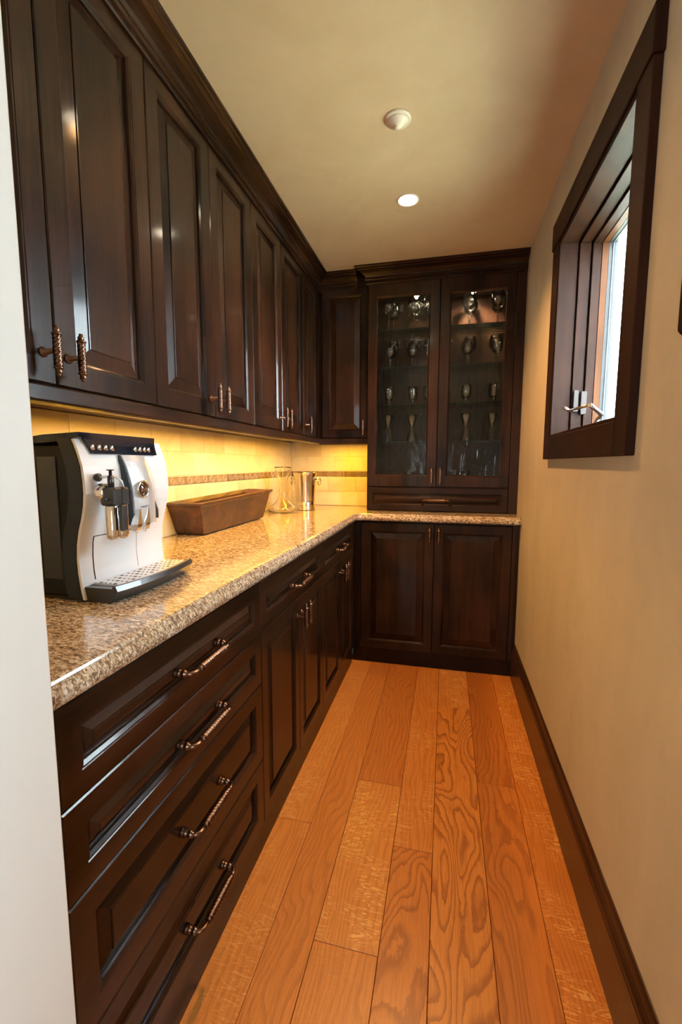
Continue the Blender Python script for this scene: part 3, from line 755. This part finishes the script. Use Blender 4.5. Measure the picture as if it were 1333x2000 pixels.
# spout block, lens-shaped from the side
SY0, SY1 = .833, .905; sz0, sz1 = ZC+.150, ZC+.305
def lens(z, back=False):
    t = (z-sz0)/(sz1-sz0); return -.668-.003*(1-t)-.030*max(t, 0)**3
mb = MB(); zz = [sz0+(sz1-sz0)*k/12 for k in range(13)]
side = [(lens(z)-.004, z) for z in zz]
mb.loft([[(x, y, z) for x, z in side]+[(-.705, y, z) for z in reversed(zz)] for y in (SY0, SY1)])
sp = mb.build('spout_block', 'grey', cm)
mb = MB(); rings = []
for k in range(9):
    t = k/8; y = SY0+.004+(SY1-SY0-.002)*t; bw = .007*(1-(2*t-1)**2)
    rings.append([(lens(z)+bw, y, z) for z in zz]+[(lens(z)-.0045, y, z) for z in reversed(zz)])
mb.loft(rings, smooth=False); mb.build('spout_face', 'silver', sp)
lx = lens(ZC+.229)+.0068; ly, lz = .860, ZC+.229
MB().lathe([(.0180, -.004), (.0200, 0), (.0200, .003), (.0175, .0045), (.0158, .0035), (.0158, -.004)], (lx, ly, lz), 32, 'x', closed=True).build('badge_ring', 'chrome', sp)
MB().lathe([(.0156, -.003), (.0156, .0025), (.0003, .0030)], (lx, ly, lz), 28, 'x').build('badge', 'amber', sp)
def text(s_, size, loc, mat, par, name, shear=0.0, ext=.0004):
    cu = bpy.data.curves.new(name, 'FONT'); cu.body = s_; cu.size = size; cu.extrude = ext; cu.align_x = 'CENTER'; cu.align_y = 'CENTER'; cu.shear = shear; cu.resolution_u = 3
    o = bpy.data.objects.new(name, cu); sc.collection.objects.link(o); dg = bpy.context.evaluated_depsgraph_get()
    me = bpy.data.meshes.new_from_object(o.evaluated_get(dg)); bpy.data.objects.remove(o)
    me.materials.append(M[mat])
    o = bpy.data.objects.new(name, me); link(o, par); o.rotation_euler = (PI/2, 0, PI/2); o.location = Vector(loc)-rootloc(par); return o
text('jura', .0135, (lx+.0036, ly, lz), 'chrome', sp, 'badge_lettering', .35)
text('IMPRESSA Z5', .0052, (lens(ZC+.192)+.0074, .862, ZC+.190), 'decal', sp, 'face_lettering')
for y in (.837, .865):
    mb = MB(); x = lens(sz0)+.0045
    mb.loft([[(x-.012, y-.0075, sz0-.012), (x+.004, y-.0075, sz0-.012), (x+.004, y+.0055, sz0-.012), (x-.012, y+.0055, sz0-.012)], [(x-.010, y-.0085, sz0+.002), (x+.008, y-.0085, sz0+.002), (x+.008, y+.0065, sz0+.002), (x-.010, y+.0065, sz0+.002)], [(x-.006, y+.0035, sz0+.036), (x+.006, y+.0035, sz0+.036), (x+.006, y+.0060, sz0+.036), (x-.006, y+.0060, sz0+.036)]])
    mb.lathe([(.003, sz0-.018), (.0035, sz0-.011)], (x-.003, y, 0), 10)
    mb.build('coffee_spout', 'chrome', sp)
# hot water wand right of the spout
mb = MB(); mb.loft([[(-.700, .926, ZC+.198), (-.690, .926, ZC+.198), (-.690, .933, ZC+.198), (-.700, .933, ZC+.198)], [(-.700, .924, ZC+.175), (-.684, .924, ZC+.175), (-.684, .936, ZC+.175), (-.700, .936, ZC+.175)], [(-.700, .924, ZC+.155), (-.684, .924, ZC+.155), (-.684, .936, ZC+.155), (-.700, .936, ZC+.155)]])
hw = mb.build('hot_water_wand', 'blackpl', cm)
MB().lathe([(.0045, ZC+.145), (.0045, ZC+.156)], (-.692, .930, 0), 12).build('wand_tip', 'chrome', hw)
# milk frother
fy = .768; fz = ZC
fr = MB(); fr.lathe([(.0003, -.712), (.017, -.710), (.021, -.700), (.021, -.688), (.017, -.680), (.010, -.676)], (0, fy+.004, fz+.226), 24, 'x')
fm_ = fr.build('milk_frother', 'chrome', cm)
mb = MB(); mb.bbox((-.690, fy-.012, fz+.200), (-.652, fy+.012, fz+.238), .004)
mb.lathe([(.0065, fz+.236), (.0062, fz+.262)], (-.671, fy+.001, 0), 14); mb.lathe([(.0032, fz+.262), (.0032, fz+.272), (.0075, fz+.2725), (.0075, fz+.2745)], (-.671, fy+.001, 0), 14)
mb.bbox((-.674, fy+.008, fz+.200), (-.646, fy+.026, fz+.238), .005); mb.tube([(-.668, fy-.026, fz+.214), (-.668, fy-.010, fz+.214)], .003, 8)
mb.bbox((-.650, fy-.006, fz+.148), (-.6405, fy+.010, fz+.202), .004)
mb.build('frother_body', 'blackpl', fm_)
for dy, x in ((-.004, -.668), (.017, -.662)):
    MB().lathe([(.0003, fz+.128), (.006, fz+.129), (.0115, fz+.133), (.0122, fz+.140), (.0122, fz+.199), (.0110, fz+.2005)], (x, fy+dy, 0), 20).build('frother_cylinder', 'chrome', fm_)
mb = MB(); mb.lathe([(.0075, -.702), (.0085, -.698), (.0085, -.694), (.005, -.692)], (0, fy-.004, fz+.258), 16, 'x'); mb.build('tube_socket', 'blackpl', fm_)
MB().tube([(-.695, fy-.004, fz+.258), (-.680, fy, fz+.260), (-.668, fy+.012, fz+.259), (-.661, fy+.020, fz+.250), (-.658, fy+.022, fz+.236)], .0024, 8).build('milk_tube', 'silver', fm_)
# door seam of the grounds container: raised panel line
mb = MB(); za, zb2 = ZC+.040, ZC+.133
ya, yb3 = .770, .900; n = 10; fc = []; bk = []
def sfx(y, z): return xf_(z)+BOW*(1-((y-(Y0+Y1)/2)/((Y1-Y0)/2))**2)
mb.loft([[(sfx(y, z)+.0012, y, z) for z in [za+(zb2-za)*k/n for k in range(n+1)]]+[(sfx(y, z)-.004, y, z) for z in [zb2-(zb2-za)*k/n for k in range(n+1)]] for y in [ya+(yb3-ya)*k/6 for k in range(7)]])
mb.build('front_flap', 'white', cm)
mb = MB()
for (a, b_) in (((ya, za), (ya, zb2)), ((yb3, za), (yb3, zb2)), ((ya, zb2), (yb3, zb2))):
    pts = []
    for k in range(9):
        y = a[0]+(b_[0]-a[0])*k/8; z = a[1]+(b_[1]-a[1])*k/8; pts.append((sfx(y, z)+.0004, y, z))
    mb.tube(pts, .0011, 6)
mb.build('flap_seam', 'grey', cm)
# drip tray
tr = MB(); n = 14
def trayx(y, k): 
    t = (y-(Y0+Y1)/2)/((Y1-Y0)/2); return -.636-.016*t*t+k
ysn = [Y0+.006+(Y1+.016-Y0-.012)*k/n for k in range(n+1)]
rings = []
for y in ysn:
    xo = trayx(y, 0)
    rings.append([(-.735, y, ZC+.002), (xo-.012, y, ZC+.002), (xo+.006, y, ZC+.026), (xo+.001, y, ZC+.0365), (xo-.006, y, ZC+.0365), (xo-.008, y, ZC+.031), (-.735, y, ZC+.031)])
tr.loft(rings); tro = tr.build('drip_tray', 'blackpl', cm)
gr = MB(); rings = []
for y in ysn[1:-1]:
    rings.append([(sfx(min(max(y, Y0), Y1), ZC+.036)+.004, y, ZC+.0312), (trayx(y, -.010), y, ZC+.0312), (trayx(y, -.010), y, ZC+.0355), (sfx(min(max(y, Y0), Y1), ZC+.036)+.004, y, ZC+.0355)])
gr.loft(rings); gr.build('drip_grid', 'silver', tro)
hl = MB()
for r_ in range(5):
    for q_ in range(12):
        x, y = -.705+r_*.0115, .765+q_*.0205
        if x > trayx(y, -.016): continue
        hl.lathe([(.0042 if (r_+q_) % 3 == 0 else .0026, ZC+.0352), (.0042 if (r_+q_) % 3 == 0 else .0026, ZC+.0359)], (x, y, 0), 8, smooth=False)
hl.build('drain_hole', 'grey', tro)

# ------------------------------------------------------------------ trough
tb = MB()
def trr(x0, x1, y0, y1, za, zb_, n=10):
    """rectangle ring with small wobble; za near end height, zb far end"""
    pts = []; rr = random.Random(int((x0+2)*1000))
    for (ax, ay), (bx, by) in (((x0, y0), (x1, y0)), ((x1, y0), (x1, y1)), ((x1, y1), (x0, y1)), ((x0, y1), (x0, y0))):
        for k in range(n):
            t = k/n; x, y = ax+(bx-ax)*t, ay+(by-ay)*t; f = (y-y0)/(y1-y0)
            pts.append((x+rr.uniform(-.0015, .0015), y+rr.uniform(-.0015, .0015), za+(zb_-za)*f+rr.uniform(-.0012, .0012)))
    return pts
Z = ZC
tb.loft([trr(-1.048, -.940, 1.560, 2.120, Z+.0025, Z+.0025), trr(-1.054, -.930, 1.550, 2.132, Z+.008, Z+.008), trr(-1.0555, -.918, 1.520, 2.160, Z+.075, Z+.080),
         trr(-1.056, -.911, 1.500, 2.180, Z+.118, Z+.130), trr(-1.056, -.905, 1.490, 2.208, Z+.125, Z+.138), trr(-1.056, -.905, 1.490, 2.210, Z+.133, Z+.149),
         trr(-1.050, -.917, 1.510, 2.190, Z+.136, Z+.151), trr(-1.042, -.926, 1.530, 2.150, Z+.120, Z+.135), trr(-1.036, -.936, 1.560, 2.110, Z+.050, Z+.050), trr(-1.030, -.945, 1.580, 2.080, Z+.022, Z+.022)], smooth=False)
tb.top('wooden_trough', 'trough', 'long worn brown wooden trough with flared sides against the tiled wall', 'trough')

# ------------------------------------------------------------------ decanter and ice bucket
dc = MB(); t = .0022
outer = [(.0003, .002), (.055, .0015), (.082, .006), (.091, .016), (.090, .025), (.078, .037), (.056, .052), (.038, .070), (.027, .092), (.0225, .118), (.0205, .150), (.0210, .180), (.0245, .192), (.034, .215), (.043, .240), (.049, .262), (.0505, .268)]
inner_ = [(max(r-t, .0003), h+(.003 if h < .02 else 0)) for r, h in reversed(outer)]
dc.lathe([(r, ZC+h) for r, h in outer+inner_], (-.926, 2.42, 0), 40)
dc.top('wine_decanter', 'glass', 'clear wide-based glass decanter with a flared mouth, between trough and ice bucket', 'decanter', (-.926, 2.42, ZC))
ib = thing('ice_bucket', 'polished metal ice bucket with ring handles in the counter corner', 'ice bucket', (-.855, 2.62, ZC))
prof = [(.0003, .002), (.060, .001), (.0655, .003), (.0655, .006), (.061, .0085), (.0645, .012), (.0645, .015), (.060, .0175), (.0635, .021), (.0635, .024), (.059, .027), (.0620, .0305), (.0620, .033), (.0585, .037), (.0600, .06), (.066, .16), (.0715, .215), (.0745, .226), (.0765, .230), (.0755, .233), (.072, .231), (.069, .215), (.057, .04), (.0003, .036)]
MB().lathe([(r, ZC+h) for r, h in prof], (-.855, 2.62, 0), 48).build('bucket_body', 'steel', ib)
for s_ in (1, -1):
    mb = MB(); cx = -.855+s_*.0685
    mb.tube([(cx, 2.62, ZC+.195), (cx+s_*.020, 2.62, ZC+.197)], [.010, .007], 12)
    ring = [(cx+s_*(.022+.004*math.sin(a)), 2.62+.019*math.sin(a), ZC+.176+.021*math.cos(a)) for a in [2*PI*k/20 for k in range(21)]]
    mb.tube(ring, .0042, 10); mb.build('ring_handle', 'steel', ib)

# ------------------------------------------------------------------ stemware in the tall cabinet
def stem(kind):
    mb = MB()
    if kind == 'wine':       # big bowl on stem
        o = [(.0003, 0), (.034, .0008), (.035, .002), (.010, .006), (.0042, .012), (.0036, .085), (.006, .092), (.020, .100), (.036, .118), (.0405, .138), (.038, .160), (.032, .182)]
    elif kind == 'goblet':
        o = [(.0003, 0), (.031, .0008), (.032, .002), (.009, .006), (.0045, .010), (.004, .050), (.008, .056), (.024, .066), (.033, .085), (.034, .105), (.031, .128)]
    elif kind == 'tumbler':
        o = [(.0003, 0), (.029, .001), (.030, .004), (.024, .010), (.012, .016), (.012, .020), (.022, .030), (.029, .050), (.031, .085), (.030, .105)]
    elif kind == 'pilsner':
        o = [(.0003, 0), (.034, .001), (.034, .006), (.028, .030), (.020, .060), (.012, .082), (.010, .090), (.015, .100), (.026, .125), (.031, .150), (.032, .160)]
    else:
        o = [(.0003, 0), (.026, .001), (.027, .003), (.008, .007), (.0045, .012), (.0045, .030), (.012, .040), (.026, .062), (.031, .085)]
    k0 = next(i for i, (r, h) in enumerate(o) if i > 4 and r > .011) if kind != 'tumbler' else 6
    inn = [(max(r-.0014, .0003), h) for r, h in reversed(o[k0:])]+[(.0003, o[k0][1]-.002)]
    mb.lathe(o+inn, (0, 0, 0), 24); me = mb.mesh(kind); me.materials.append(M['stemglass']); return me
ST = {k: stem(k) for k in ('wine', 'goblet', 'tumbler', 'pilsner', 'small')}
names = {'wine': ('wine_glass', 'wine glass'), 'goblet': ('goblet', 'goblet'), 'tumbler': ('footed_tumbler', 'tumbler'), 'pilsner': ('pilsner_glass', 'beer glass'), 'small': ('cordial_glass', 'glass')}
XS = {'far left': -.355, 'centre left': -.215, 'at the middle stile': -.125, 'centre right': .105, 'far right': .262}
posn = {'far left': 'left side of left door', 'centre left': 'middle of left door', 'at the middle stile': 'right edge of left door', 'centre right': 'left side of right door', 'far right': 'right side of right door'}
def put(kind, x, y, z, label, group):
    nm, ca = names[kind]; o = bpy.data.objects.new(nm, ST[kind]); link(o); o.location = (x, y, z); tag(o, label, ca, group)
shelfname = ['bottom board', 'lowest shelf', 'second shelf', 'third shelf', 'top shelf']
for si, (z, kind, keys, rowsn) in enumerate([(1.0752, 'small', ['centre left', 'centre right'], 1), (SH[0]+.0003, 'pilsner', ['far left', 'centre left', 'centre right', 'far right'], 1),
        (SH[1]+.0003, 'tumbler', ['far left', 'centre left', 'at the middle stile', 'centre right', 'far right'], 1), (SH[2]+.0003, 'goblet', list(XS), 2), (SH[3]+.0003, 'wine', list(XS), 2)]):
    for k in keys:
        for rw_ in range(rowsn):
            kk = kind if not (kind == 'goblet' and rw_) else 'wine'
            x = XS[k]+random.uniform(-.006, .006)+(.012 if rw_ else 0)
            if k == 'at the middle stile': x = -.118
            adj = {'small': 'small stemmed glass', 'pilsner': 'waisted beer glass', 'tumbler': 'short footed tumbler', 'goblet': 'round-bowled goblet', 'wine': 'tall-stemmed wine glass'}[kk]
            lab = f"{adj}, {shelfname[si]}, {posn[k]}"+((', rear row' if rw_ else ', front row') if rowsn > 1 else '')
            put(kk, x, 2.752+.098*rw_, z if si else 1.0752, lab, f"glasses on the {shelfname[si]}")
